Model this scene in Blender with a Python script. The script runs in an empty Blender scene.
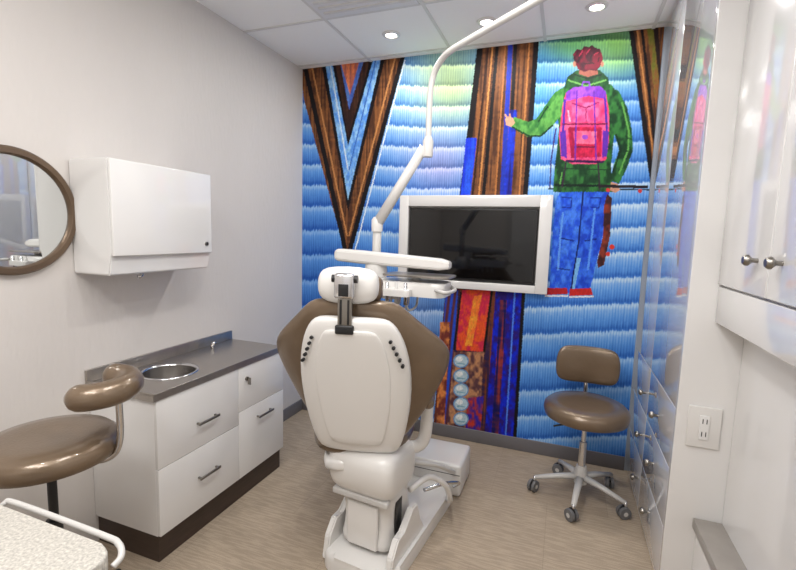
import bpy, bmesh, math, random
import numpy as np
from mathutils import Vector, Matrix
random.seed(4)
scene = bpy.context.scene
try:
    scene.view_settings.view_transform = 'Standard'
    scene.view_settings.look = 'None'
except Exception: pass

# ------------------------------------------------------------------ helpers
def lin(c):
    c = np.asarray(c, float)/255.0
    return np.where(c <= 0.04045, c/12.92, ((c+0.055)/1.055)**2.4)
def L3(r, g, b):
    v = lin((r, g, b)); return (float(v[0]), float(v[1]), float(v[2]), 1)

def material(name, col, rough=0.5, metal=0.0, noise=0.0, nscale=20, bump=0.0, bscale=200, coat=0.0,
             ior=1.5, emis=None, estr=0.0, stretch=(1,1,1), crough=.05):
    m = bpy.data.materials.new(name); m.use_nodes = True
    nt = m.node_tree; b = nt.nodes['Principled BSDF']
    b.inputs['Base Color'].default_value = col
    b.inputs['Roughness'].default_value = rough
    b.inputs['Metallic'].default_value = metal
    b.inputs['IOR'].default_value = ior
    b.inputs['Coat Weight'].default_value = coat
    b.inputs['Coat Roughness'].default_value = crough
    if emis:
        b.inputs['Emission Color'].default_value = emis
        b.inputs['Emission Strength'].default_value = estr
    tc = nt.nodes.new('ShaderNodeTexCoord')
    mp = nt.nodes.new('ShaderNodeMapping'); mp.inputs['Scale'].default_value = stretch
    nt.links.new(tc.outputs['Object'], mp.inputs['Vector'])
    if noise > 0:
        n = nt.nodes.new('ShaderNodeTexNoise'); n.inputs['Scale'].default_value = nscale
        n.inputs['Detail'].default_value = 5
        nt.links.new(mp.outputs[0], n.inputs['Vector'])
        r = nt.nodes.new('ShaderNodeValToRGB')
        r.color_ramp.elements[0].position = 0.3; r.color_ramp.elements[1].position = 0.7
        a = tuple(max(0, x*(1-noise)) for x in col[:3])+(1,)
        c = tuple(min(1, x*(1+noise)) for x in col[:3])+(1,)
        r.color_ramp.elements[0].color = a; r.color_ramp.elements[1].color = c
        nt.links.new(n.outputs['Fac'], r.inputs[0]); nt.links.new(r.outputs[0], b.inputs['Base Color'])
    if bump > 0:
        n2 = nt.nodes.new('ShaderNodeTexNoise'); n2.inputs['Scale'].default_value = bscale
        nt.links.new(mp.outputs[0], n2.inputs['Vector'])
        bp = nt.nodes.new('ShaderNodeBump'); bp.inputs['Strength'].default_value = bump
        bp.inputs['Distance'].default_value = 0.002
        nt.links.new(n2.outputs['Fac'], bp.inputs['Height']); nt.links.new(bp.outputs[0], b.inputs['Normal'])
    return m

WHITE_WALL = material('painted_wall', L3(214,209,205), 0.5, noise=0.02, nscale=3, bump=0.7, bscale=45, stretch=(1,1,.35))
CEIL = material('ceiling_tile', L3(252,252,251), 0.9, bump=0.3, bscale=250)
CEILG = material('ceiling_vent_grey', L3(232,232,234), 0.7)
TBAR = material('ceiling_tbar', L3(222,221,219), 0.5)
GLOSS = material('gloss_white_glass', L3(205,206,210), 0.0, coat=1.0, ior=2.4, crough=0.0)
GLOSS2 = material('gloss_white_laminate', L3(230,229,228), 0.14, coat=0.6)
SATIN = material('satin_white_plastic', L3(224,222,219), 0.3, coat=0.3)
SATIN2 = material('warm_grey_plastic', L3(196,194,191), 0.35)
TAUPE = material('taupe_leather', L3(116,98,79), 0.28, metal=0.35, noise=0.10, nscale=8, bump=0.3, bscale=120, coat=0.45)
BRONZE = material('bronze_frame', L3(112,94,78), 0.35, metal=0.6)
STEEL = material('brushed_steel', L3(178,172,166), 0.3, metal=0.9, noise=0.06, nscale=30, stretch=(20,1,1))
STEELD = material('shaded_basin_steel', L3(112,108,104), 0.35, metal=0.9)  # darker copy of the steel: shade of the recess put into its colour
CHROME = material('chrome', L3(215,215,217), 0.15, metal=1.0)
NICKEL = material('brushed_nickel', L3(150,146,140), 0.3, metal=1.0)
DARKWOOD = material('dark_wood_plinth', L3(62,48,41), 0.35, noise=0.2, nscale=12, stretch=(1,1,12))
BLACK = material('black_plastic', L3(24,24,26), 0.4)
GAP = material('shadow_gap', L3(60,58,56), 0.8)
SCREEN = material('tv_screen_glass', L3(5,5,7), 0.06)
MIRROR = material('mirror_glass', L3(225,228,228), 0.02, metal=1.0)
RUBBER = material('caster_grey', L3(104,104,106), 0.45)
LEDGE = material('taupe_ledge', L3(150,144,138), 0.3, noise=0.05)
GLOW = material('downlight_lens', L3(255,250,240), 0.5, emis=(1,0.95,0.87,1), estr=12)
FILLGLOW = material('fill_panel_diffuser', L3(255,250,240), 0.5, emis=(1,0.97,0.93,1), estr=1.5)  # glow of the added fill panels
SKIRT = material('skirting_grey', L3(112,110,114), 0.5)
SPECK = material('speckled_solid_surface', L3(186,182,174), 0.4, noise=0.30, nscale=170)
BASEBLUE = material('wall_paint_back', L3(180,190,205), 0.6)

def floor_mat():
    m = bpy.data.materials.new('carpet_tile'); m.use_nodes = True; nt = m.node_tree
    b = nt.nodes['Principled BSDF']; b.inputs['Roughness'].default_value = 0.75
    tc = nt.nodes.new('ShaderNodeTexCoord')
    br = nt.nodes.new('ShaderNodeTexBrick')
    br.offset = 0.5
    br.inputs['Scale'].default_value = 1.0; br.inputs['Brick Width'].default_value = 0.61
    br.inputs['Row Height'].default_value = 0.61; br.inputs['Mortar Size'].default_value = 0.001
    br.inputs['Color1'].default_value = L3(190,172,150); br.inputs['Color2'].default_value = L3(180,162,141)
    br.inputs['Mortar'].default_value = L3(164,148,129)
    nt.links.new(tc.outputs['Object'], br.inputs['Vector'])
    last = br.outputs['Color']
    for sc, lo, det, ramp in (((9, 110, 1), .82, 3, (.46, .56)), ((330, 300, 1), .80, 2, (.4, .6)), ((.9, 1.3, 1), .90, 3, (.35, .65))):
        mp = nt.nodes.new('ShaderNodeMapping'); mp.inputs['Scale'].default_value = sc
        nt.links.new(tc.outputs['Object'], mp.inputs['Vector'])
        n = nt.nodes.new('ShaderNodeTexNoise'); n.inputs['Scale'].default_value = 1.0; n.inputs['Detail'].default_value = det
        nt.links.new(mp.outputs[0], n.inputs['Vector'])
        r = nt.nodes.new('ShaderNodeValToRGB')
        r.color_ramp.elements[0].position = ramp[0]; r.color_ramp.elements[1].position = ramp[1]
        r.color_ramp.elements[0].color = (lo,lo,lo,1); r.color_ramp.elements[1].color = (1,1,1,1)
        nt.links.new(n.outputs['Fac'], r.inputs[0])
        mx = nt.nodes.new('ShaderNodeMixRGB'); mx.blend_type = 'MULTIPLY'; mx.inputs[0].default_value = 1
        nt.links.new(last, mx.inputs[1]); nt.links.new(r.outputs[0], mx.inputs[2]); last = mx.outputs[0]
    nt.links.new(last, b.inputs['Base Color'])
    return m
FLOOR = floor_mat()

def root(name, loc=(0,0,0)):
    e = bpy.data.objects.new(name, None); e.location = loc; e.empty_display_size = 0.1
    scene.collection.objects.link(e); return e

def finish(bm, name, mat, parent=None, smooth=False, M=None, angle=None):
    if M is not None: bm.transform(M)
    bmesh.ops.recalc_face_normals(bm, faces=bm.faces)
    me = bpy.data.meshes.new(name); bm.to_mesh(me); bm.free()
    me.materials.append(mat)
    if smooth:
        for p in me.polygons: p.use_smooth = True
    o = bpy.data.objects.new(name, me); scene.collection.objects.link(o)
    if parent is not None:
        o.parent = parent; o.matrix_parent_inverse = Matrix.Translation(-Vector(parent.location))
    return o

def box(name, x, y, z, mat, parent=None, bev=0.0, seg=3, M=None):
    bm = bmesh.new(); bmesh.ops.create_cube(bm, size=1)
    for v in bm.verts:
        v.co = Vector((x[0] if v.co.x < 0 else x[1], y[0] if v.co.y < 0 else y[1], z[0] if v.co.z < 0 else z[1]))
    if bev > 0:
        bmesh.ops.bevel(bm, geom=list(bm.edges), offset=bev, segments=seg, affect='EDGES', profile=0.5)
    o = finish(bm, name, mat, parent, smooth=False, M=M)
    if bev > 0:
        for p in o.data.polygons: p.use_smooth = True
        try: o.data.set_sharp_from_angle(angle=math.radians(40))
        except Exception: pass
    return o

def loft(name, rings, mat, parent=None, M=None, sub=1, smooth=True, closed_caps=True):
    bm = bmesh.new(); R = [[bm.verts.new(p) for p in r] for r in rings]; n = len(R[0])
    for a, b in zip(R, R[1:]):
        for i in range(n):
            bm.faces.new((a[i], a[(i+1) % n], b[(i+1) % n], b[i]))
    if closed_caps:
        bm.faces.new(R[0]); bm.faces.new(R[-1])
    o = finish(bm, name, mat, parent, smooth=smooth, M=M)
    if sub:
        s = o.modifiers.new('sub', 'SUBSURF'); s.levels = sub; s.render_levels = sub
    return o

def crom(pts, k=8):
    pts = [Vector(p) for p in pts]; P = [pts[0]*2-pts[1]]+pts+[pts[-1]*2-pts[-2]]; out = []
    for i in range(1, len(P)-2):
        for j in range(k):
            t = j/k; a, b, c, d = P[i-1], P[i], P[i+1], P[i+2]
            out.append(0.5*((2*b)+(c-a)*t+(2*a-5*b+4*c-d)*t*t+(3*b-a-3*c+d)*t**3))
    out.append(pts[-1]); return out

def sweep(name, pts, r, mat, parent=None, n=14, curve=False, M=None, k=8, flat=1.0, roundend=False):
    if curve: pts = crom(pts, k)
    pts = [Vector(p) for p in pts]; N = len(pts)
    if roundend:
        rr = r; d0 = (pts[0]-pts[1]).normalized(); d1 = (pts[-1]-pts[-2]).normalized()
        head = [(pts[0]+d0*rr*math.cos(a), rr*math.sin(a)) for a in (0.12, 0.5, 0.95, 1.3)]
        tail = [(pts[-1]+d1*rr*math.cos(a), rr*math.sin(a)) for a in (1.3, 0.95, 0.5, 0.12)]
        rad = [h[1] for h in head]+[rr]*N+[t[1] for t in tail]
        pts = [h[0] for h in head]+pts+[t[0] for t in tail]; N = len(pts)
    else:
        rad = [r]*N if not hasattr(r, '__len__') else [r[0]+(r[1]-r[0])*i/(N-1) for i in range(N)]
    up = Vector((0, 0, 1)); t0 = (pts[1]-pts[0]).normalized()
    if abs(t0.z) > 0.95: up = Vector((0, 1, 0))
    s = t0.cross(up).normalized(); rings = []
    for i, p in enumerate(pts):
        t = (pts[min(i+1, N-1)]-pts[max(i-1, 0)]).normalized()
        s = (s-t*s.dot(t)).normalized(); w = s.cross(t)
        rings.append([p+(s*math.cos(2*math.pi*j/n)+w*math.sin(2*math.pi*j/n)*flat)*rad[i] for j in range(n)])
    return loft(name, rings, mat, parent, M=M, sub=0)

def lathe(name, prof, c, mat, parent=None, n=40, M=None, axis='Z', smooth=True, sharp=40):
    bm = bmesh.new(); rings = []
    for r, h in prof:
        ring = []
        for j in range(n):
            a = 2*math.pi*j/n; x, y = r*math.cos(a), r*math.sin(a)
            if axis == 'Z': p = (x, y, h)
            elif axis == 'X': p = (h, x, y)
            else: p = (x, h, y)
            ring.append(bm.verts.new(Vector(c)+Vector(p)))
        rings.append(ring)
    for a, b in zip(rings, rings[1:]):
        for j in range(n): bm.faces.new((a[j], a[(j+1) % n], b[(j+1) % n], b[j]))
    if prof[0][0] > 1e-6: bm.faces.new(rings[0])
    if prof[-1][0] > 1e-6: bm.faces.new(rings[-1])
    bmesh.ops.remove_doubles(bm, verts=bm.verts, dist=1e-6)
    o = finish(bm, name, mat, parent, smooth=smooth, M=M)
    try: o.data.set_sharp_from_angle(angle=math.radians(sharp))
    except Exception: pass
    return o

def ringband(name, prof, c, mat, parent=None, n=48):
    bm = bmesh.new(); rings = [[bm.verts.new((c[0]+r*math.cos(2*math.pi*j/n), c[1]+r*math.sin(2*math.pi*j/n), c[2]+h)) for j in range(n)] for r, h in prof]
    for a, b in zip(rings, rings[1:]):
        for j in range(n): bm.faces.new((a[j], a[(j+1) % n], b[(j+1) % n], b[j]))
    return finish(bm, name, mat, parent, smooth=True)

def prism(name, poly, z0, z1, mat, parent=None, bev=0.0, M=None):
    bm = bmesh.new()
    a = [bm.verts.new((p[0], p[1], z0)) for p in poly]; b = [bm.verts.new((p[0], p[1], z1)) for p in poly]
    bm.faces.new(a); top = bm.faces.new(b); n = len(poly)
    for i in range(n): bm.faces.new((a[i], a[(i+1) % n], b[(i+1) % n], b[i]))
    if bev > 0:
        bmesh.ops.bevel(bm, geom=list(top.edges), offset=bev, segments=3, affect='EDGES', profile=0.5)
    o = finish(bm, name, mat, parent, M=M, smooth=True)
    try: o.data.set_sharp_from_angle(angle=math.radians(35))
    except Exception: pass
    return o

def rrect(x0, x1, y0, y1, r, k=6):
    out = []
    for cx, cy, a0 in ((x1-r, y1-r, 0), (x0+r, y1-r, 90), (x0+r, y0+r, 180), (x1-r, y0+r, 270)):
        for i in range(k+1):
            a = math.radians(a0+90*i/k); out.append((cx+r*math.cos(a), cy+r*math.sin(a)))
    return out

def sring(w, t, z, yc=0.0, bend=0.0, n=28, e=0.6, xc=0.0, lean=0.0):
    out = []
    for j in range(n):
        a = 2*math.pi*j/n; c, s = math.cos(a), math.sin(a)
        x = w*math.copysign(abs(c)**e, c); y = t*math.copysign(abs(s)**e, s)
        y += bend*(x/0.3)**2
        out.append(Vector((xc+x, yc+y, z)))
    return out

# ------------------------------------------------------------------ dimensions
XL, XR, YB, YF, H = -1.93, 1.0, 3.015, -1.2, 2.65
CAMZ = 1.45

# room shell
box('floor', (XL-.1, XR+.1), (YF-.1, YB+.1), (-.1, 0), FLOOR)
box('wall_left', (XL-.1, XL), (YF-.1, YB+.1), (0, H), WHITE_WALL)
box('wall_right', (XR, XR+.1), (YF-.1, YB+.1), (0, H), WHITE_WALL)
box('wall_back', (XL, XR), (YB, YB+.1), (0, H), BASEBLUE)
box('wall_front', (XL, XR), (YF-.1, YF), (0, H), WHITE_WALL)
box('ceiling', (XL-.1, XR+.1), (YF-.1, YB+.1), (H, H+.1), CEIL)
# ceiling grid
g = root('trim_ceiling_grid', (0, 1, H))
G = 0.585
xs = [-1.37+G*i for i in range(5)]; ys = [2.36-G*i for i in range(7)]+[2.945]
for i, x in enumerate(xs): box('bar_x_%d' % i, (x-.009, x+.009), (YF, YB), (H-.005, H-.0005), TBAR, g)
for i, y in enumerate(ys): box('bar_y_%d' % i, (XL, XR), (y-.009, y+.009), (H-.0052, H-.0006), TBAR, g)
# vent tile
v = root('ceiling_vent', (-1.08, 2.06, H))
box('plate', (-1.36, -.80), (1.785, 2.345), (H-.009, H-.001), CEILG, v, bev=.003)
for i in range(9): box('slat_%d' % i, (-1.33, -.83), (1.83+i*.056, 1.85+i*.056), (H-.014, H-.008), TBAR, v)

# baseboards
box('baseboard_back', (XL, .44), (YB-.012, YB), (0, .09), SKIRT, bev=.003)
box('baseboard_left', (XL, XL+.012), (2.2, YB-.013), (0, .09), SKIRT, bev=.003)
box('baseboard_front', (XL, -.9), (YF, YF+.012), (0, .09), SKIRT, bev=.003)
# door behind the viewpoint
d = root('door_1', (-.35, YF, 0))
box('leaf', (-.8, .1), (YF, YF+.03), (0, 2.1), GLOSS2, d, bev=.004)
box('frame_l', (-.88, -.8), (YF, YF+.04), (0, 2.18), SATIN2, d)
box('frame_r', (.1, .18), (YF, YF+.04), (0, 2.18), SATIN2, d)
box('frame_t', (-.8, .1), (YF, YF+.04), (2.1, 2.18), SATIN2, d)
sweep('handle', [(-.7, YF+.03, 1.02), (-.7, YF+.07, 1.02), (-.58, YF+.07, 1.02)], .009, CHROME, d)

# ------------------------------------------------------------------ mural
def build_mural():
    x0, x1, z0, z1, c = XL, .44, 0.0, H, 0.0034
    nx, nz = int(round((x1-x0)/c)), int(round((z1-z0)/c))
    gx = np.linspace(x0, x1, nx+1); gz = np.linspace(z0, z1, nz+1)
    X, Z = np.meshgrid(gx, gz); Yw = YB-.004
    zz = Z-CAMZ
    # artwork drafting coordinates (across, down) on the wall sheet
    dep = -(.3462*X-.9310*Yw+.1158*zz)
    U = 398+445*(.9358*X+.3515*Yw+.0281*zz)/dep
    V = 285-445*(-.0669*X+.0983*Yw+.9929*zz)/dep
    rng = np.random.RandomState(7)
    hc = rng.rand(nx+1); hr = rng.rand(nz+1)
    hc2 = np.repeat(rng.rand(nx//2+2), 2)[:nx+1]
    HC = hc[None, :]*np.ones_like(X); HR = hr[:, None]*np.ones_like(X); HC2 = hc2[None, :]*np.ones_like(X)
    U0, V0 = U.copy(), V.copy()
    noise = rng.rand(*X.shape)
    def blk(k1, k2):
        a = rng.rand(nz//k2+2, nx//k1+2)
        return np.kron(a, np.ones((k2, k1)))[:nz+1, :nx+1]
    def bil(k1, k2):
        a = rng.rand(int(nz/k2)+3, int(nx/k1)+3)
        yy = np.arange(nz+1)/k2; xx = np.arange(nx+1)/k1
        iy = yy.astype(int); ix = xx.astype(int); fy = yy-iy; fx = xx-ix
        fy = (fy*fy*(3-2*fy))[:, None]; fx = (fx*fx*(3-2*fx))[None, :]
        A = a[iy][:, ix]; B = a[iy][:, ix+1]; Cc = a[iy+1][:, ix]; D = a[iy+1][:, ix+1]
        return (A*(1-fx)+B*fx)*(1-fy)+(Cc*(1-fx)+D*fx)*fy
    N2 = blk(2, 4); N3 = blk(2, 14)
    F1 = bil(9, 13); F2 = bil(4, 6); RL = bil(3, 60); RS = bil(16, 5)
    soft = np.clip((F1*.6+F2*.4-.5)*3.0+.5, 0, 1)
    rail = np.clip((RL*.75+RS*.25-.5)*2.6+.5, 0, 1)
    Uj = U+(HR-.5)*.6; Vj = V+(HC-.5)*.8
    def g(cx, cy, sx, sy): return np.exp(-((U0-cx)/sx)**2-((V0-cy)/sy)**2)
    def C(r, gg, b): return np.array([r, gg, b], float)
    per = 20.5+np.clip((V0-200)/200, 0, 1)*2.5
    curve = np.where(U0 < 420, -1.0*((U0-330)/45.0)**2, .03*(U0-560))
    ph2 = (V0+curve+(HC2-.5)*2.2)/per; f = ph2-np.floor(ph2)
    prof = np.interp(f, [0, .05, .12, .25, .50, .78, .93, 1.0], [.22, .78, .84, .62, .48, .32, .10, .22])
    br = prof+.09*np.sin(X*2*np.pi/.0160)+.10*(N3-.5)+.05*(noise-.5)
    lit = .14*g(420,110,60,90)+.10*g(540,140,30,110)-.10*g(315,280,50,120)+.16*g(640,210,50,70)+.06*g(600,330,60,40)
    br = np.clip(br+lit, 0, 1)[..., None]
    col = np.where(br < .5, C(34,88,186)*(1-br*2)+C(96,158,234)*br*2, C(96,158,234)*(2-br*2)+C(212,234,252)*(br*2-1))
    def tint(w, c, col):
        w = w[..., None]; lum = (.52+.52*br)
        return col*(1-w)+np.clip(np.array(c)*lum*1.1, 0, 255)*w
    col = tint(.85*g(450,85,42,45), (202,226,150), col)
    col = tint(.6*g(440,165,38,35), (190,178,236), col)
    col = tint(.85*g(618,45,36,36), (144,200,84), col)
    col = tint(.75*g(575,45,35,20), (110,190,96), col)
    col = tint(.30*g(590,390,70,70), (50,130,226), col)
    col = tint(.30*g(645,120,26,60), (70,140,232), col)
    col = tint(.35*g(320,330,40,110), (50,120,222), col)
    col = tint(.55*g(420,350,25,80), (176,196,242), col)
    col = tint(.4*g(540,90,10,60), (90,190,224), col)
    def inside(poly, u, v):
        m = np.zeros(u.shape, bool); n = len(poly); j = n-1
        for i in range(n):
            xi, yi = poly[i]; xj, yj = poly[j]
            if yi != yj:
                cnd = ((yi > v) != (yj > v)) & (u < (xj-xi)*(v-yi)/(yj-yi)+xi)
                m ^= cnd
            j = i
        return m
    def fill(poly, c, var=.06, c2=None, axis='n', jit=1.0):
        u = U0+(Uj-U0)*jit; v = V0+(Vj-V0)*jit
        m = inside(poly, u, v)
        k = (1+(noise-.5)*var+(N2-.5)*2*var)[..., None]
        base = np.array(c, float)*k
        if c2 is not None:
            if axis == 'stripe': w = np.clip(.5+.9*np.sin(U0*1.1+V0*.12)+.6*(RL-.5), 0, 1)
            elif axis == 'soft': w = soft
            else: w = rail
            w = w[..., None]; base = base*(1-w)+np.array(c2, float)*k*w
        col[m] = np.clip(base, 0, 255)[m]
    def ell(cx, cy, rx, ry, c, **kw):
        fill([(cx+rx*math.cos(a*math.pi/12), cy+ry*math.sin(a*math.pi/12)) for a in range(24)], c, jit=0, **kw)
    def line(pts, w, c, **kw):
        for (a, b), (p, q) in zip(pts, pts[1:]):
            L = math.hypot(p-a, q-b); nxv, nyv = -(q-b)/L*w/2, (p-a)/L*w/2
            fill([(a+nxv, b+nyv), (p+nxv, q+nyv), (p-nxv, q-nyv), (a-nxv, b-nyv)], c, **kw)
    BR, BR2, DK = (136,86,50), (78,48,34), (22,18,22)
    # nested chevrons on the left
    fill([(298,55),(306,55),(404,46),(403,62),(349,252),(344,250),(304,100)], BR, c2=BR2)
    line([(304,62),(345,249)], 4.5, DK); line([(404,52),(350,249)], 4.5, DK)
    line([(311,62),(347,236)], 1.6, (190,130,78)); line([(396,55),(349,236)], 1.6, (190,130,78))
    fill([(320,56),(387,50),(348,212)], DK)
    fill([(324,56),(383,50),(348,200)], (90,150,232), c2=(150,200,245), axis='soft')
    line([(329,57),(348,170)], 1.2, (210,230,250)); line([(378,51),(349,170)], 1.2, (60,110,200))
    fill([(331,56),(376,50),(348,146)], DK)
    fill([(334,56),(373,50),(348,138)], BR2, c2=(48,30,28))
    fill([(339,56),(367,50),(349,110)], (90,130,205), c2=(70,100,185))
    fill([(339,56),(362,52),(350,95)], (226,130,86), c2=(176,96,88))
    line([(405,60),(352,262)], 1.2, (225,238,252))
    # centre rail
    fill([(480,38),(537,30),(524,200),(462,200)], BR, c2=BR2, jit=.5)
    line([(481,40),(462,200)], 6, DK); line([(489,40),(472,200)], 2, (50,28,22)); line([(498,38),(483,200)], 3.5, DK)
    line([(493.5,38),(478.5,200)], 1.8, (196,132,74))
    line([(511,36),(502,200)], 4.5, (34,56,176)); line([(516,36),(507,200)], 3.5, DK); line([(537,34),(525,200)], 5, DK)
    line([(506,37),(495,200)], 1.5, (176,112,62)); line([(530,35),(519,200)], 1.6, (190,124,70))
    fill([(466,138),(477,138),(470,200),(460,200)], (24,54,210), c2=(40,90,230))
    fill([(510,110),(517,110),(511,200),(503,200)], (32,60,215), c2=(30,30,120))
    # lower glitch zone below the screen
    fill([(446,285),(523,285),(514,450),(432,440)], (120,62,40), c2=(50,34,70))
    fill([(446,290),(458,290),(448,440),(436,438)], (42,80,205), c2=(96,50,60), axis='stripe')
    fill([(462,290),(492,290),(484,352),(456,350)], (232,88,44), c2=(206,44,76), axis='soft')
    fill([(474,296),(482,295),(472,346),(465,346)], (246,160,56), c2=(236,110,50), axis='soft')
    line([(492,290),(484,352)], 2.5, DK); line([(461,292),(454,350)], 2, DK)
    fill([(496,288),(523,288),(514,448),(484,445)], (18,40,208), c2=(44,24,120), axis='soft')
    fill([(500,300),(507,300),(498,440),(491,440)], (150,56,60), c2=(20,20,90))
    line([(515,290),(505,445)], 1.6, (80,130,240))
    fill([(454,352),(484,352),(478,444),(446,440)], (92,60,66), c2=(196,140,100), axis='soft')
    fill([(440,322),(450,322),(444,436),(436,436)], (226,140,76), c2=(120,56,50), axis='soft')
    line([(524,285),(514,450)], 3.5, DK)
    fill([(468,398),(484,396),(480,432),(465,430)], (196,60,50), c2=(60,40,160), axis='soft')
    for i, cy in enumerate((361,376,390,404,419)):
        ell(461, cy, 7.8, 7.0, (104,150,198)); ell(461, cy, 6.6, 5.8, (186,210,222)); ell(459.5, cy-2, 3.4, 2.6, (238,246,248)); line([(457,cy+2),(465,cy+3)], 1, (120,170,190), jit=0)
    # right rail
    fill([(630,20),(690,10),(690,60),(664,178),(655,196),(651,178)], BR, c2=BR2)
    line([(630,20),(653,185)], 5, DK); line([(641,20),(657,160)], 3, DK); line([(655,15),(662,120)], 5, (40,26,26))
    line([(636,20),(654,160)], 1.6, (190,128,74))
    fill([(646,18),(652,17),(660,90),(656,110)], (110,112,44), c2=BR)
    line([(548,189),(700,190)], 1.6, (50,70,84), jit=0)
    # ------------- traveller with backpack
    GR, GR2, GR3 = (52,118,56), (22,60,34), (96,164,78)
    fill([(562,188),(584,190),(581,225),(577,260),(570,293),(549,293),(551,262),(553,225),(556,200)], (34,84,222), c2=(70,130,244), axis='soft')
    fill([(583,188),(610,188),(607,215),(602,240),(595,268),(589,293),(572,293),(577,262),(580,225)], (28,70,204), c2=(56,114,238), axis='soft')
    fill([(576,258),(581,258),(574,292),(570,292)], (120,180,236), jit=0)
    line([(583,192),(579,240),(573,276),(571,291)], 1.6, (12,28,100), jit=0)
    line([(561,238),(574,241)], 1.3, (16,36,120)); line([(584,241),(597,239)], 1.3, (16,36,120)); line([(556,268),(570,270)], 1.1, (16,40,130))
    line([(563,212),(560,240),(558,270)], 2.0, (100,160,252)); line([(595,208),(588,270)], 2.0, (90,150,248))
    line([(561,197),(572,198),(571,208),(562,207)], 1.0, (16,40,140), jit=0); line([(590,198),(601,198),(599,208),(590,207)], 1.0, (16,40,140), jit=0)
    fill([(546,288),(567,288),(568,294),(545,295)], (184,36,42), jit=0); fill([(570,289),(591,288),(593,295),(569,296)], (200,42,40), jit=0)
    line([(545,296),(568,296)], 1.6, (232,232,236), jit=0); line([(569,297),(594,296.5)], 1.6, (232,232,236), jit=0)
    fill([(566,84),(578,80),(598,79),(612,85),(619,96),(615,130),(611,165),(613,192),(553,192),(555,165),(559,130),(556,104)], GR, c2=GR2, axis='soft')
    fill([(564,87),(555,92),(545,106),(536,119),(529,122),(514,117),(509,126),(528,137),(540,137),(552,126),(563,114)], GR, c2=GR3, axis='soft')
    line([(512,127),(529,136),(541,136),(553,125)], 1.8, GR2); line([(548,106),(538,122)], 1.4, GR2); line([(558,96),(548,110)], 1.4, GR3)
    fill([(606,86),(619,91),(627,107),(632,130),(633,150),(627,168),(619,184),(610,180),(614,164),(619,150),(614,132),(609,112)], GR, c2=GR2, axis='soft')
    line([(622,102),(629,132),(628,150),(619,174)], 1.8, GR3); line([(616,134),(621,150),(613,172)], 1.4, (14,40,26))
    line([(625,136),(632,140)], 1.2, GR2); line([(624,150),(631,152)], 1.2, GR2)
    fill([(611,182),(618,184),(620,190),(615,193),(610,190)], (206,150,124), jit=0)
    fill([(505,119),(508,116),(513,118),(515,123),(511,127),(506,125)], (214,160,130), jit=0)
    line([(507,118),(505,114)], 1.6, (214,160,130), jit=0); line([(510,117),(510,113.5)], 1.6, (206,150,122), jit=0)
    line([(556,168),(611,170)], 1.2, GR2); line([(554,185),(612,186)], 2.4, (14,36,28)); line([(562,172),(560,184)], 1.4, GR3)
    fill([(564,88),(567,77),(577,70),(600,70),(608,78),(610,88),(588,93)], (36,90,46), c2=GR2, axis='soft')
    line([(568,80),(586,86),(606,80)], 1.6, (104,166,84)); line([(574,74),(588,79),(602,74)], 1.4, (14,40,26))
    fill([(580,66),(597,66),(598,74),(588,77),(579,74)], (160,92,78), jit=0)
    # hair
    fill([(574,61),(573,54),(577,49),(582,50),(584,46),(589,47),(592,45),(596,48),(600,49),(602,54),(603,60),(600,67),(596,71),(590,70),(584,72),(578,69)], (122,14,44), c2=(64,8,32), axis='soft', jit=.6)
    line([(579,56),(583,50)], 1.3, (180,44,76)); line([(586,54),(590,49)], 1.3, (180,44,76)); line([(594,55),(598,52)], 1.3, (176,44,70)); line([(584,64),(594,63)], 1.2, (40,8,22))
    line([(577,63),(580,57)], 1.0, (40,6,22)); line([(590,60),(592,55)], 1.0, (40,6,22)); line([(598,62),(599,57)], 1.0, (40,6,22))
    ell(574.5,64,1.6,2.8,(190,126,104)); ell(602.3,64,1.6,2.8,(190,126,104))
    # backpack
    fill([(566,92),(574,87),(600,86),(606,92),(609,112),(609,140),(606,160),(596,164),(572,164),(561,159),(559,135),(562,108)], (218,52,106), c2=(236,90,140), axis='soft')
    fill([(566,92),(574,87),(600,86),(606,92),(606,99),(588,96),(566,101)], (118,52,184), c2=(160,80,206), axis='soft')
    fill([(572,103),(599,102),(600,121),(571,122)], (238,104,160), c2=(216,66,126), axis='soft')
    line([(572,103),(586,108),(599,102)], 1.3, (130,30,90)); line([(586,108),(586,122)], 1.1, (130,30,90))
    fill([(568,127),(602,127),(601,157),(571,158)], (206,34,76), c2=(158,20,64), axis='soft')
    fill([(573,131),(597,131),(596,144),(575,144)], (240,122,156), c2=(220,76,122), axis='soft')
    line([(574,147),(597,147)], 1.3, (96,16,60)); ell(585,137,3,2.4,(150,70,190))
    fill([(560,132),(566,130),(567,158),(561,156)], (96,44,168)); fill([(603,130),(609,132),(607,156),(602,158)], (96,44,168))
    line([(565,99),(563,132)], 2.4, (84,40,160)); line([(605,98),(607,132)], 2.4, (84,40,160))
    line([(577,90),(575,160)], 1.5, (104,44,168)); line([(594,90),(596,160)], 1.5, (104,44,168))
    line([(562,124),(608,124)], 1.4, (104,16,60)); line([(566,161),(604,162)], 2.6, (54,18,70))
    line([(582,87),(583,82),(589,82),(590,87)], 1.4, (120,56,180)); line([(568,110),(570,122)], 1.4, (250,170,200))
    line([(598,162),(600,190)], 1.5, (54,26,56)); line([(566,162),(562,188)], 1.3, (54,26,56)); line([(556,128),(551,160),(550,188)], 1.4, (60,50,120))
    # skateboards
    line([(598,186),(648,187)], 3.0, (36,30,36), jit=0); ell(608,190,2.2,2.2,(204,60,60)); ell(640,191,2.2,2.2,(204,60,60))
    fill([(607,194),(612,198),(610,236),(604,265),(598,268),(597,262),(603,236),(604,206)], (60,30,34), c2=(140,56,40), axis='soft', jit=0)
    ell(612,247,2.6,2.6,(222,60,48)); ell(608,254,2.2,2.2,(222,60,48))
    # mesh
    verts = np.zeros(((nx+1)*(nz+1), 3), np.float32)
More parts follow.
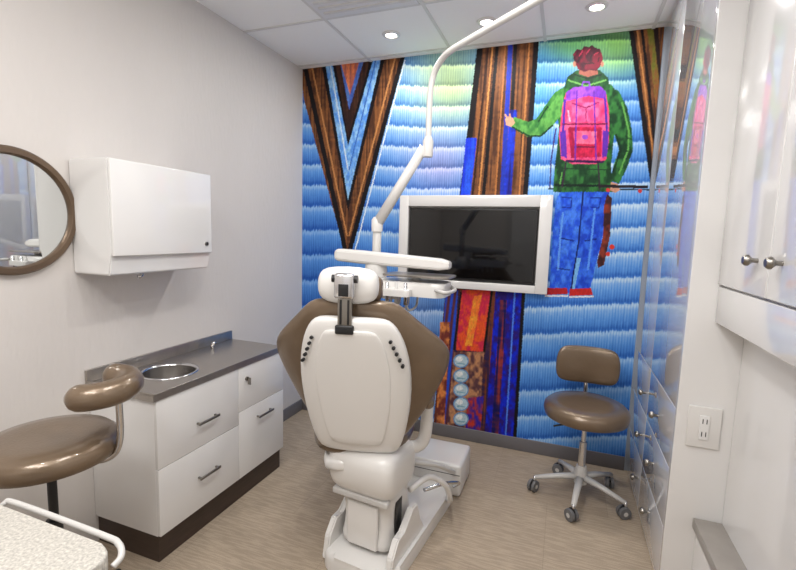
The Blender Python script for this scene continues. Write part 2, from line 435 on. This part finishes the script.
    verts[:, 0] = X.ravel(); verts[:, 1] = Yw; verts[:, 2] = Z.ravel()
    idx = np.arange((nx+1)*(nz+1)).reshape(nz+1, nx+1)
    quads = np.stack([idx[:-1, :-1], idx[:-1, 1:], idx[1:, 1:], idx[1:, :-1]], -1).reshape(-1, 4)
    me = bpy.data.meshes.new('wall_mural')
    me.vertices.add(len(verts)); me.vertices.foreach_set('co', verts.ravel())
    me.loops.add(quads.size); me.loops.foreach_set('vertex_index', quads.ravel().astype(np.int32))
    me.polygons.add(len(quads)); me.polygons.foreach_set('loop_start', (np.arange(len(quads))*4).astype(np.int32))
    me.update(calc_edges=True); me.validate()
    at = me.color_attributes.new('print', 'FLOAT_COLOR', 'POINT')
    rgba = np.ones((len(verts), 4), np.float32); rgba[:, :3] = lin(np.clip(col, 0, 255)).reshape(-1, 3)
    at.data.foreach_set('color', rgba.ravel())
    m = bpy.data.materials.new('printed_vinyl'); m.use_nodes = True; nt = m.node_tree; b = nt.nodes['Principled BSDF']
    a = nt.nodes.new('ShaderNodeAttribute'); a.attribute_name = 'print'
    nt.links.new(a.outputs['Color'], b.inputs['Base Color']); b.inputs['Roughness'].default_value = .5
    b.inputs['Specular IOR Level'].default_value = .2
    me.materials.append(m)
    o = bpy.data.objects.new('wall_mural', me); scene.collection.objects.link(o)
build_mural()

# ------------------------------------------------------------------ TV in its white surround
t = root('television', (-.6, YB, 1.4))
x0, x1, z0, z1 = -1.10, -.09, 1.09, 1.712; sx0, sx1, sz0, sz1 = -1.035, -.165, 1.14, 1.638; yf, yw = 2.945, YB-.005
box('surround_left', (x0, sx0), (yf, yw), (z0, z1), GLOSS2, t, bev=.003)
box('surround_right', (sx1, x1), (yf, yw), (z0, z1), GLOSS2, t, bev=.003)
box('surround_top', (sx0, sx1), (yf, yw), (sz1, z1), GLOSS2, t, bev=.003)
box('surround_bottom', (sx0, sx1), (yf, yw), (z0, sz0), GLOSS2, t, bev=.003)
box('surround_back', (sx0, sx1), (yw-.01, yw), (sz0, sz1), SATIN2, t)
box('bezel', (sx0+.008, sx1-.008), (yf+.015, yf+.045), (sz0+.006, sz1-.012), BLACK, t, bev=.004)
box('screen', (sx0+.018, sx1-.018), (yf+.012, yf+.0155), (sz0+.022, sz1-.022), SCREEN, t)

# ------------------------------------------------------------------ wall mirror
m = root('wall_mirror', (XL, 1.05, 1.49))
R = .235
lathe('frame', [(R-.030, .0), (R, .0), (R+.001, .018), (R-.006, .026), (R-.024, .026), (R-.030, .018), (R-.030, 0)], (XL+.001, 1.05, 1.49), BRONZE, m, n=72, axis='X')
lathe('glass', [(0, .004), (R-.028, .004), (R-.028, .010), (0, .010)], (XL+.001, 1.05, 1.49), MIRROR, m, n=72, axis='X')

# ------------------------------------------------------------------ wall cabinet on left
w = root('wall_cabinet', (XL, 1.54, 1.24))
bm = bmesh.new()
def side(y): return [(XL+.001, y, 1.245), (-1.72, y, 1.245), (-1.705, y, 1.335), (-1.705, y, 1.715), (XL+.001, y, 1.715)]
A = [bm.verts.new(p) for p in side(1.27)]; B = [bm.verts.new(p) for p in side(1.805)]
bm.faces.new(A); bm.faces.new(B)
for i in range(5): bm.faces.new((A[i], A[(i+1) % 5], B[(i+1) % 5], B[i]))
bmesh.ops.bevel(bm, geom=list(bm.edges), offset=.006, segments=2, affect='EDGES')
finish(bm, 'body', GLOSS2, w)
box('flap_door', (-1.706, -1.690), (1.272, 1.803), (1.325, 1.713), GLOSS2, w, bev=.004)
lathe('lock', [(0, 0), (.010, 0), (.010, .006), (0, .006)], (-1.690, 1.765, 1.37), NICKEL, w, axis='X')
box('lock_slot', (-1.6845, -1.683), (1.763, 1.767), (1.364, 1.376), BLACK, w)
sweep('tap_under', [(-1.82, 1.50, 1.244), (-1.82, 1.50, 1.225), (-1.80, 1.47, 1.222)], .009, CHROME, w)

# ------------------------------------------------------------------ base cabinet with steel sink
c = root('sink_cabinet', (-1.73, 1.74, 0))
cx0, cx1, cy0, cy1 = XL+.002, -1.548, 1.305, 2.19
box('plinth', (cx0, cx1-.012), (cy0+.012, cy1), (0, .13), DARKWOOD, c)
box('side_near', (cx0, cx1), (cy0, cy0+.018), (.13, .735), GLOSS2, c, bev=.002)
box('side_far', (cx0, cx1), (cy1-.018, cy1), (.13, .735), GLOSS2, c, bev=.002)
box('bottom_panel', (cx0, cx1), (cy0+.018, cy1-.018), (.13, .148), GLOSS2, c)
box('front_void', (cx1-.01, cx1-.002), (cy0+.018, cy1-.018), (.148, .735), GAP, c)
ym = 1.80
def panel(n, ya, yb, za, zb): box(n, (cx1-.002, cx1+.016), (ya, yb), (za, zb), GLOSS2, c, bev=.002)
panel('drawer_top', cy0+.001, ym-.001, .434, .735); panel('drawer_bottom', cy0+.001, ym-.001, .133, .432)
panel('drawer_right', ym+.001, cy1-.001, .499, .735); panel('door_right', ym+.001, cy1-.001, .133, .497)
def pull(n, y, z, ln=.13):
    box(n, (cx1+.034, cx1+.042), (y-ln/2, y+ln/2), (z-.006, z+.006), NICKEL, c, bev=.002)
    for s in (-1, 1): box(n+'_post%d' % s, (cx1+.016, cx1+.035), (y+s*ln*.42-.004, y+s*ln*.42+.004), (z-.004, z+.004), NICKEL, c)
pull('pull_1', 1.575, .555); pull('pull_2', 1.575, .29); pull('pull_3', 2.0, .425)
lathe('lock', [(0, 0), (.011, 0), (.011, .01), (0, .01)], (cx1+.016, 1.86, .665), NICKEL, c, axis='X')
box('key', (cx1+.026, cx1+.045), (1.858, 1.862), (.635, .672), NICKEL, c)
# steel top with hole
tx0, tx1, ty0, ty1 = cx0, -1.528, 1.29, 2.20; sc = Vector((-1.738, 1.56)); sr = .120; zt = .762
ang = [2*math.pi*i/48 for i in range(48)]
for px, py in ((tx0, ty0), (tx1, ty0), (tx1, ty1), (tx0, ty1)): ang.append(math.atan2(py-sc.y, px-sc.x) % (2*math.pi))
ang = sorted(set(round(a, 6) for a in ang))
bm = bmesh.new(); inn, out, low = [], [], []
for a in ang:
    ca, sa = math.cos(a), math.sin(a); ts = []
    if ca > 1e-6: ts.append((tx1-sc.x)/ca)
    if ca < -1e-6: ts.append((tx0-sc.x)/ca)
    if sa > 1e-6: ts.append((ty1-sc.y)/sa)
    if sa < -1e-6: ts.append((ty0-sc.y)/sa)
    tt = min(ts)
    inn.append(bm.verts.new((sc.x+sr*ca, sc.y+sr*sa, zt))); out.append(bm.verts.new((sc.x+tt*ca, sc.y+tt*sa, zt)))
    low.append(bm.verts.new((sc.x+tt*ca, sc.y+tt*sa, zt-.026)))
n = len(ang)
for i in range(n):
    j = (i+1) % n
    bm.faces.new((inn[i], out[i], out[j], inn[j])); bm.faces.new((out[i], low[i], low[j], out[j]))
finish(bm, 'worktop', STEEL, c)
ringband('basin', [(sr-.001, .001), (sr-.004, -.006), (sr-.012, -.10), (sr-.04, -.125), (.02, -.13), (.0005, -.13)], (sc.x, sc.y, zt), STEELD, c)
ringband('basin_rim', [(sr+.012, .0005), (sr+.010, .005), (sr, .005), (sr-.004, -.004)], (sc.x, sc.y, zt), CHROME, c)
box('upstand_back', (tx0, tx0+.012), (ty0, ty1), (zt, zt+.055), STEEL, c, bev=.002)
box('lip_left', (tx0+.012, tx1), (ty0, ty0+.008), (zt, zt+.010), STEEL, c, bev=.002)
box('lip_front', (tx1-.008, tx1), (ty0+.008, ty1), (zt, zt+.006), STEEL, c, bev=.002)
sweep('tap', [(-1.87, 1.98, zt), (-1.87, 1.98, zt+.02), (-1.85, 1.98, zt+.035)], .010, CHROME, c)
lathe('drain', [(0, 0), (.02, 0), (.02, .002), (0, .002)], (sc.x, sc.y, zt-.1295), CHROME, c)

# ------------------------------------------------------------------ wheeled stool builder parts
def star_base(o, cx, cy, r, phase, mat):
    for i in range(5):
        a = math.radians(phase+72*i); ca, sa = math.cos(a), math.sin(a)
        sweep('leg_%d' % (i+1), [(cx+.02*ca, cy+.02*sa, .125), (cx+.12*ca, cy+.12*sa, .112), (cx+r*ca, cy+r*sa, .085)], (.022, .013), mat, o, flat=.8)
        wx, wy = cx+r*ca, cy+r*sa
        sweep('stem_%d' % (i+1), [(wx, wy, .09), (wx, wy, .05)], .007, CHROME, o)
        Mw = Matrix.Translation((wx-.006, wy, .033)) @ Matrix.Rotation(a+.9, 4, 'Z')
        for s in (-1, 1):
            lathe('wheel_%d_%d' % (i+1, s), [(0, s*.006), (.032, s*.006), (.033, s*.012), (.031, s*.021), (.014, s*.023), (0, s*.022)], (0, 0, 0), RUBBER if mat is not BLACK else BLACK, o, n=24, axis='Y', M=Mw)
            lathe('wheel_hub_%d_%d' % (i+1, s), [(0, s*.0235), (.012, s*.0235), (.012, s*.022), (0, s*.022)], (0, 0, 0), SATIN2, o, n=16, axis='Y', M=Mw)
        lathe('wheel_hood_%d' % (i+1), [(.0, -.005), (.018, -.005), (.018, .005), (0, .005)], (0, 0, .02), BLACK, o, n=16, axis='Y', M=Mw)
def cushion_prof(r, h):
    return [(0, 0), (r-.03, 0), (r-.008, .010), (r, h*.42), (r-.004, h*.70), (r-.025, h*.92), (r-.07, h), (r*.4, h*.97), (0, h*.95)]

# operator stool (right)
sx, sy = .166, 2.58
o = root('rolling_stool', (sx, sy, 0))
star_base(o, sx, sy, .245, -99, SATIN2)
lathe('hub', [(0, .09), (.035, .09), (.035, .15), (.026, .19), (0, .19)], (sx, sy, 0), SATIN2, o)
lathe('gas_lift', [(0, .19), (.02, .19), (.02, .33), (.013, .331), (.013, .46), (0, .46)], (sx, sy, 0), CHROME, o)
lathe('seat_plate', [(0, .44), (.09, .44), (.11, .47), (0, .47)], (sx, sy, 0), BLACK, o)
lathe('seat', cushion_prof(.222, .09), (sx, sy, .468), TAUPE, o, n=48, sharp=180)
sweep('lever', [(sx-.05, sy-.05, .45), (sx-.16, sy-.12, .44)], .005, BLACK, o)
sweep('back_bracket', [(sx-.01, sy+.08, .455), (sx+.0, sy+.2, .452), (sx+.005, sy+.262, .50), (sx+.005, sy+.272, .67)], .013, CHROME, o, curve=True)
rings = []
for z, wv, tv in ((.60, .11, .014), (.61, .15, .026), (.64, .172, .034), (.71, .177, .036), (.78, .168, .034), (.81, .145, .026), (.82, .10, .014)):
    rings.append(sring(wv, tv, z, yc=0, bend=-.10, e=.6))
loft('backrest', rings, TAUPE, o, M=Matrix.Translation((sx+.002, sy+.225, 0)))

# assistant stool (left)
ax, ay = -1.565, .92
o = root('assistant_stool', (ax, ay, 0))
star_base(o, ax, ay, .225, 20, BLACK)
lathe('hub', [(0, .09), (.035, .09), (.035, .15), (.026, .19), (0, .19)], (ax, ay, 0), BLACK, o)
lathe('gas_lift', [(0, .19), (.024, .19), (.024, .45), (.014, .451), (.014, .68), (0, .68)], (ax, ay, 0), BLACK, o)
lathe('seat_plate', [(0, .65), (.09, .65), (.12, .672), (0, .672)], (ax, ay, 0), BLACK, o)
lathe('seat', cushion_prof(.205, .085), (ax, ay, .670), TAUPE, o, n=48, sharp=180)
pts = []
for i in range(17):
    a = math.radians(108-175*i/16)
    pts.append((ax+.142+.092*math.cos(a), ay+.075+.090*math.sin(a), .924-.014*i/16))
sweep('torso_support', pts, .043, TAUPE, o, n=20, flat=1.0, roundend=True)
sweep('support_bar', [(ax+.06, ay+.02, .665), (ax+.15, ay+.08, .66), (ax+.195, ay+.10, .72), (ax+.215, ay+.09, .90)], .011, CHROME, o, curve=True)

# ------------------------------------------------------------------ instrument cart
o = root('instrument_cart', (-1.07, .36, 0))
prism('top', rrect(-1.34, -.800, .12, .585, .05), .765, .80, SPECK, o, bev=.006)
box('body', (-1.28, -.87), (.16, .55), (.12, .76), GLOSS2, o, bev=.01)
for i, z in enumerate((.33, .54)):
    box('seam_%d' % i, (-.871, -.868), (.17, .54), (z-.002, z+.002), GAP, o)
    box('grip_%d' % i, (-.869, -.845), (.29, .42), (z+.08, z+.09), NICKEL, o, bev=.002)
box('grip_top', (-.869, -.845), (.29, .42), (.69, .70), NICKEL, o, bev=.002)
rl = [(-1.20, .585, .775), (-1.195, .600, .792), (-1.16, .606, .797), (-.88, .606, .797), (-.825, .602, .795), (-.80, .588, .785), (-.80, .57, .775)]
sweep('rail_back', rl, .0065, SATIN2, o, curve=True)
rl = [(-.81, .20, .765), (-.78, .20, .765), (-.768, .22, .765), (-.768, .50, .765), (-.78, .53, .765), (-.82, .53, .765)]
sweep('rail_side', rl, .0065, SATIN2, o, curve=True)
for i, (x, y) in enumerate(((-1.24, .2), (-1.24, .51), (-.91, .2), (-.91, .51))):
    sweep('caster_stem_%d' % i, [(x, y, .13), (x, y, .06)], .01, CHROME, o)
    lathe('caster_%d' % i, [(0, -.012), (.032, -.012), (.034, 0), (.032, .012), (0, .012)], (x, y, .034), BLACK, o, axis='Y', n=24)

# ------------------------------------------------------------------ dental chair
CM = Matrix.Translation((-.748, 1.60, 0)) @ Matrix.Rotation(math.radians(13), 4, 'Z')
o = root('dental_chair', (-.748, 1.60, 0))
def leany(z): return -.17*(z-.57)/.58
rings = []
for z, wv, tv, xc in ((.55, .12, .025, 0), (.565, .16, .04, 0), (.62, .205, .05, 0), (.70, .255, .052, 0), (.78, .298, .052, 0), (.86, .335, .050, 0), (.93, .362, .048, -.003),
                  (.985, .366, .046, -.003), (1.03, .342, .046, -.003), (1.085, .280, .046, -.006), (1.14, .220, .044, -.008), (1.185, .176, .036, -.008), (1.20, .13, .02, -.008)):
    rings.append(sring(wv, tv, z, yc=leany(z)+.075, bend=.045, e=.75, n=36, xc=xc))
loft('back_upholstery', rings, TAUPE, o, M=CM)
rings = []
for z, wv, tv in ((.545, .13, .012), (.56, .165, .03), (.61, .185, .038), (.70, .204, .042), (.80, .218, .044), (.90, .220, .044), (.99, .210, .042),
                  (1.06, .19, .04), (1.11, .165, .036), (1.135, .14, .028), (1.145, .11, .012)):
    rings.append(sring(wv, tv, z, yc=leany(z)-.005, bend=.035, e=.55, n=36))
loft('back_shell', rings, SATIN, o, M=CM)
rings = []
for z, wv, tv in ((.60, .09, .004), (.61, .11, .008), (.75, .14, .008), (.90, .15, .008), (1.02, .135, .008), (1.09, .10, .008), (1.10, .085, .004)):
    rings.append(sring(wv, tv, z, yc=leany(z)-.045, bend=.035, e=.5, n=36))
loft('back_cover_plate', rings, SATIN, o, M=CM)
for s in (-1, 1):
    for i in range(5):
        z = .965+i*.024; x = s*(.190-.012*i*.9)
        yy = leany(z)-.030
        lathe('vent_%d_%d' % (s, i), [(0, -.012), (.0065, -.012), (.0065, .006), (0, .006)], (x, yy, z), BLACK, o, n=14, axis='Y', M=CM)
# headrest
HX = -.022
rings = []
for x, hz, ty in ((-.114, .02, .012), (-.108, .045, .03), (-.085, .066, .042), (0, .073, .045), (.085, .066, .042), (.108, .045, .03), (.114, .02, .012)):
    rings.append([Vector((HX+x, -.145+ty*math.cos(2*math.pi*j/20)+.25*x*x*4, 1.255+hz*math.sin(2*math.pi*j/20))) for j in range(20)])
loft('headrest_shell', rings, SATIN, o, M=CM)
rings = []
for x, hz, ty in ((-.122, .02, .012), (-.117, .042, .03), (-.09, .056, .036), (0, .060, .038), (.09, .056, .036), (.117, .042, .03), (.122, .02, .012)):
    rings.append([Vector((HX+x, -.100+ty*math.cos(2*math.pi*j/20)+.25*x*x*4, 1.240+hz*math.sin(2*math.pi*j/20))) for j in range(20)])
loft('headrest_pad', rings, TAUPE, o, M=CM)
HM = CM @ Matrix.Translation((-.018, 0, 0))
box('headrest_post', (-.026, .026), (-.205, -.180), (1.10, 1.255), NICKEL, o, bev=.004, M=HM)
box('headrest_clamp', (-.036, .036), (-.225, -.185), (1.215, 1.305), CHROME, o, bev=.010, M=HM)
box('clamp_window', (-.018, .018), (-.2265, -.2245), (1.225, 1.268), BLACK, o, bev=.0008, M=HM)
for s in (-1, 1): box('clamp_slot_%d' % s, (s*.014-.004, s*.014+.004), (-.2075, -.2045), (1.12, 1.21), BLACK, o, bev=.001, M=HM)
lathe('clamp_knob', [(0, -.046), (.014, -.046), (.014, .046), (0, .046)], (0, -.205, 1.285), BLACK, o, axis='X', n=20, M=HM)
box('post_base', (-.034, .034), (-.212, -.17), (1.085, 1.118), BLACK, o, bev=.006, M=HM)
# seat and leg rest
SM = Matrix.Translation((-.758, 1.60, 0)) @ Matrix.Rotation(math.radians(17), 4, 'Z')
def pad(name, secs, mat):
    rings = []
    for y, wv, zc, h in secs:
        rings.append([Vector((wv*math.copysign(abs(math.cos(a))**.5, math.cos(a)), y, zc+h*math.copysign(abs(math.sin(a))**.6, math.sin(a)))) for a in [2*math.pi*j/28 for j in range(28)]])
    loft(name, rings, mat, o, M=SM)
pad('seat_upholstery', [(.0, .12, .55, .02), (.02, .17, .55, .04), (.15, .23, .54, .05), (.35, .24, .54, .05), (.55, .23, .56, .045), (.72, .20, .54, .04), (.95, .18, .47, .035), (1.10, .16, .41, .03), (1.13, .12, .40, .015)], TAUPE)
pad('seat_frame', [(-.02, .12, .48, .02), (0, .15, .475, .035), (.3, .18, .47, .035), (.6, .17, .48, .03), (.9, .13, .42, .02), (1.05, .10, .375, .015)], SATIN)
s = 1
sweep('arm_bracket', [(s*.17, .16, .50), (s*.25, .16, .50), (s*.285, .16, .56), (s*.29, .14, .72)], .028, SATIN, o, curve=True, M=SM)
sweep('arm_pad', [(s*.29, .06, .745), (s*.295, .18, .75), (s*.285, .32, .745)], .028, TAUPE, o, curve=True, M=SM, roundend=True, n=18)
# lift column cover
BM_ = Matrix.Translation((-.735, 1.66, 0)) @ Matrix.Rotation(math.radians(-6), 4, 'Z')
rings = []
for z, wv, tv, yc in ((.555, .14, .10, .04), (.53, .160, .14, .04), (.45, .162, .15, .05), (.37, .156, .14, .06), (.345, .135, .11, .07), (.30, .120, .11, .09), (.20, .115, .12, .11), (.12, .125, .14, .11), (.08, .135, .15, .11)):
    rings.append(sring(wv, tv, z, yc=yc, e=.36, n=36))
loft('lift_cover', rings, SATIN, o, M=BM_)
box('cover_seam', (-.135, .135), (-.065, -.03), (.325, .352), SATIN2, o, bev=.006, M=BM_)
box('column_panel', (-.075, .075), (-.040, -.02), (.10, .30), SATIN, o, bev=.008, M=BM_)
box('column_slot', (.118, .124), (.04, .10), (.14, .30), BLACK, o, bev=.001, M=BM_)
poly = rrect(-.175, .185, -.12, .66, .09, 8)
prism('floor_plate', poly, 0, .075, SATIN, o, bev=.03, M=BM_)
for s in (-1, 1):
    bm = bmesh.new()
    pr = [(-.09, .0), (-.07, .10), (-.02, .16), (.04, .15), (.12, .22), (.17, .22), (.2, .12), (.30, .0)]
    a = [bm.verts.new((s*.140, p[0], p[1]+.02)) for p in pr]; b = [bm.verts.new((s*.170, p[0], p[1]+.02)) for p in pr]
    bm.faces.new(a); bm.faces.new(b)
    for i in range(len(pr)): bm.faces.new((a[i], a[(i+1) % len(pr)], b[(i+1) % len(pr)], b[i]))
    bmesh.ops.bevel(bm, geom=list(bm.edges), offset=.006, segments=2, affect='EDGES')
    finish(bm, 'side_fin_%d' % s, SATIN, o, M=BM_)
box('junction_box', (-.78, -.455), (2.30, 2.58), (0, .185), SATIN, o, bev=.02)
box('junction_seam', (-.775, -.46), (2.2985, 2.301), (.128, .131), GAP, o)
sweep('hose', [(-.60, 1.86, .40), (-.50, 1.95, .36), (-.46, 2.1, .26), (-.50, 2.3, .15), (-.55, 2.4, .14)], .011, SATIN2, o, curve=True)
sweep('foot_bar', [(-.585, 1.80, .30), (-.53, 1.92, .31), (-.47, 2.0, .24), (-.46, 2.08, .12), (-.49, 2.16, .07)], .014, SATIN, o, curve=True)
sweep('pedal_bar', [(-.56, 1.95, .22), (-.48, 2.05, .22), (-.44, 2.18, .16), (-.48, 2.24, .10)], .009, CHROME, o, curve=True)

# ------------------------------------------------------------------ delivery unit & light arm
o = root('dental_delivery_unit', (-1.10, 2.12, 0))
px, py = -.86, 2.0
sweep('support_post', [(-1.12, 2.12, .36), (-1.12, 2.12, 1.0), (-1.10, 2.11, 1.12), (-1.0, 2.06, 1.18), (px, py, 1.19)], .032, SATIN, o, curve=True)
lathe('swivel_base', [(0, 1.15), (.05, 1.15), (.06, 1.17), (.06, 1.22), (.045, 1.25), (.03, 1.26), (0, 1.26)], (px, py, 0), SATIN, o)
sweep('pole', [(px, py, 1.2), (px, py, 1.50)], .021, SATIN2, o)
lathe('elbow', [(0, 1.455), (.026, 1.455), (.028, 1.475), (.028, 1.51), (.018, 1.525), (0, 1.525)], (px, py, 0), SATIN, o)
sweep('spring_arm', [(px+.005, py, 1.50), (-.635, py, 1.845)], (.026, .022), SATIN, o)
lathe('arm_joint', [(0, 1.80), (.022, 1.80), (.024, 1.81), (.024, 1.87), (.016, 1.89), (0, 1.89)], (-.617, py, 0), SATIN, o)
pts = [(-.617, py, 1.88), (-.617, py, 2.0), (-.614, py-.001, 2.09), (-.60, 1.993, 2.155), (-.565, 1.965, 2.195), (-.515, 1.92, 2.215), (-.40, 1.83, 2.222), (-.115, 1.6, 2.225), (.08, 1.44, 2.226)]
sweep('light_arm_tube', pts, .0135, SATIN, o, curve=True, n=18)
# tray beam
bm = bmesh.new()
def sec(x, z, hh, hd): return [bm.verts.new((x, py-.06+q[0]*hd, z+q[1]*hh)) for q in ((-1, -.7), (-.7, -1), (.7, -1), (1, -.7), (1, .7), (.7, 1), (-.7, 1), (-1, .7))]
S = [sec(-1.045, 1.338, .018, .03), sec(-1.03, 1.338, .029, .04), sec(-.90, 1.332, .031, .042), sec(-.52, 1.316, .026, .04), sec(-.475, 1.314, .016, .03)]
for a, b in zip(S, S[1:]):
    for i in range(8): bm.faces.new((a[i], a[(i+1) % 8], b[(i+1) % 8], b[i]))
bm.faces.new(S[0]); bm.faces.new(S[-1])
bmesh.ops.bevel(bm, geom=list(bm.edges), offset=.004, segments=2, affect='EDGES')
finish(bm, 'balance_arm', SATIN, o, smooth=False)
lathe('balance_joint', [(0, 1.24), (.05, 1.24), (.055, 1.26), (.05, 1.30), (0, 1.31)], (-.84, py-.05, 0), SATIN, o)
# delivery head
prism('instrument_tray', rrect(-.80, -.47, 1.80, 2.0, .05), 1.180, 1.240, SATIN, o, bev=.016)
prism('tray_liner', rrect(-.76, -.45, 1.81, 1.99, .04), 1.262, 1.269, STEEL, o)
sweep('tray_stem', [(-.62, 1.9, 1.235), (-.62, 1.9, 1.264)], .02, SATIN2, o)
sweep('head_arm', [(-.84, py-.05, 1.25), (-.82, 1.94, 1.18), (-.74, 1.92, 1.17), (-.66, 1.90, 1.20)], .028, SATIN, o, curve=True)
sweep('head_handle', [(-.50, 1.80, 1.215), (-.45, 1.78, 1.21), (-.44, 1.90, 1.21), (-.48, 1.98, 1.215)], .008, SATIN2, o, curve=True)
prism('holder_bar', rrect(-.76, -.60, 1.735, 1.80, .02), 1.185, 1.215, SATIN, o, bev=.006)
for i in range(4):
    x = -.745+i*.042
    sweep('handpiece_%d' % i, [(x, 1.755, 1.242), (x, 1.765, 1.15)], (.007, .010), CHROME if i % 2 else SATIN2, o)
    sweep('handpiece_hose_%d' % i, [(x, 1.765, 1.15), (x+.005, 1.80, 1.12), (x+.01, 1.88, 1.13), (x+.01, 1.90, 1.19)], .005, SATIN2, o, curve=True)

# ------------------------------------------------------------------ tall cabinet right
o = root('tall_cabinet', (.72, 2.47, 0))
tx = .445
box('carcass', (tx+.018, XR-.002), (1.952, YB-.006), (.0, H-.004), SATIN, o)
box('end_panel', (tx, XR-.002), (1.93, 1.952), (0, H-.004), GLOSS2, o, bev=.002)
ymid = 2.49
for i, (a, b) in enumerate(((1.954, ymid-.0015), (ymid+.0015, YB-.008))):
    box('upper_door_%d' % i, (tx, tx+.018), (a, b), (.805, H-.006), GLOSS, o, bev=.002)
    for k, (za, zb) in enumerate(((.06, .30), (.303, .55), (.553, .80))):
        box('drawer_%d_%d' % (i, k), (tx, tx+.018), (a, b), (za, zb), GLOSS, o, bev=.002)
def knob(n, x, y, z, parent, s=1.0):
    lathe(n, [(0, -.034*s), (.010*s, -.034*s), (.015*s, -.028*s), (.0155*s, -.022*s), (.009*s, -.016*s), (.006*s, -.012*s), (.006*s, 0), (0, 0)], (x, y, z), NICKEL, parent, axis='X', n=24)
for i, y in enumerate((2.24, 2.56)):
    for k, z in enumerate((.19, .43, .66)):
        knob('knob_%d_%d' % (i, k), tx, y, z, o, 1.05)

# outlet on the end panel
o = root('wall_outlet', (.535, 1.93, .75))
box('plate', (.482, .590), (1.920, 1.9298), (.672, .832), SATIN, o, bev=.003)
box('rocker', (.520, .552), (1.915, 1.9205), (.705, .800), GLOSS2, o, bev=.002)
for i, z in enumerate((.728, .778)):
    box('slot_a_%d' % i, (.528, .531), (1.9145, 1.9152), (z-.009, z+.009), BLACK, o)
    box('slot_b_%d' % i, (.541, .544), (1.9145, 1.9152), (z-.009, z+.009), BLACK, o)

# near overhead cabinets + niche
o = root('overhead_cabinet', (.76, 1.2, 1.155))
ux = .53
box('carcass', (ux+.019, XR-.002), (-.1, 1.928), (1.157, H-.004), SATIN, o)
box('pelmet', (ux+.004, ux+.019), (-.1, 1.926), (1.157, 1.290), GLOSS2, o, bev=.003)
yy = 1.926; k = 0
while yy > 0:
    box('cab_door_%d' % k, (ux, ux+.018), (yy-.413, yy-.002), (1.298, H-.006), GLOSS2, o, bev=.003); yy -= .415; k += 1
for i, y in enumerate((1.59, 1.43, .76, .60)): knob('cab_knob_%d' % i, ux, y, 1.40, o, 1.1)
box('wall_niche_panel', (.63, XR-.002), (-.1, 1.928), (.385, 1.156), GLOSS2)
o = root('low_ledge', (.75, 1.0, 0))
box('ledge_top', (.535, XR-.002), (-.1, 1.928), (.345, .384), LEDGE, o, bev=.003)
box('ledge_base', (.55, XR-.002), (-.1, 1.928), (0, .345), GLOSS2, o)

# ------------------------------------------------------------------ lights
def light(name, kind, loc, power, size=None, col=(1, .96, .91), rot=(0, 0, 0), size_y=None):
    l = bpy.data.lights.new(name, kind); l.energy = power; l.color = col
    if kind == 'AREA':
        l.shape = 'DISK' if size_y is None else 'RECTANGLE'; l.size = size
        if size_y: l.size_y = size_y
    ob = bpy.data.objects.new(name, l); ob.location = loc; ob.rotation_euler = rot; scene.collection.objects.link(ob); return ob
downs = [(-1.077, 2.655), (-.50, 2.655), (.07, 2.655), (-.5, 1.48), (-1.08, .3), (.07, .3)]  # last three are out of view, added to light the room
for i, (x, y) in enumerate(downs):
    o = root('recessed_downlight', (x, y, H))
    lathe('trim_ring', [(.032, -.002), (.036, -.010), (.052, -.007), (.056, -.001), (.032, -.001)], (x, y, H), SATIN, o, n=36)
    lathe('lens', [(0, -.0035), (.033, -.0035), (.033, -.001), (0, -.001)], (x, y, H), GLOW, o, n=30)
    light('downlight_lamp_%d' % i, 'AREA', (x, y, H-.014), 5.2 if i < 3 else 5.0, .07, col=(1, .97, .93))
for i, (x, y) in enumerate(((-.50, .885), (-.50, -.285), (-1.08, -.285))):  # fill panels added out of view to brighten the room
    o = root('added_fill_panel', (x, y, H))
    box('diffuser', (x-.27, x+.27), (y-.27, y+.27), (H-.008, H-.002), FILLGLOW, o)
    light('fill_panel_lamp_%d' % i, 'AREA', (x, y, H-.02), 13, .52, col=(1, .985, .97), size_y=.52)

w = bpy.data.worlds.new('world'); scene.world = w; w.use_nodes = True
w.node_tree.nodes['Background'].inputs[0].default_value = (.8, .85, .9, 1); w.node_tree.nodes['Background'].inputs[1].default_value = .5

# ------------------------------------------------------------------ camera
cam = bpy.data.cameras.new('camera'); cam.sensor_width = 36; cam.lens = 445/796*36; cam.clip_start = .02
co = bpy.data.objects.new('camera', cam); scene.collection.objects.link(co)
Yv = Vector((168, 47, -445)).normalized(); Zv = Vector((108, 3815, 445)).normalized()
Xv = Yv.cross(Zv).normalized(); Zv = Xv.cross(Yv).normalized()
R3 = Matrix((Xv, Yv, Zv))
co.matrix_world = Matrix.Translation((0, 0, CAMZ)) @ R3.to_4x4()
scene.camera = co
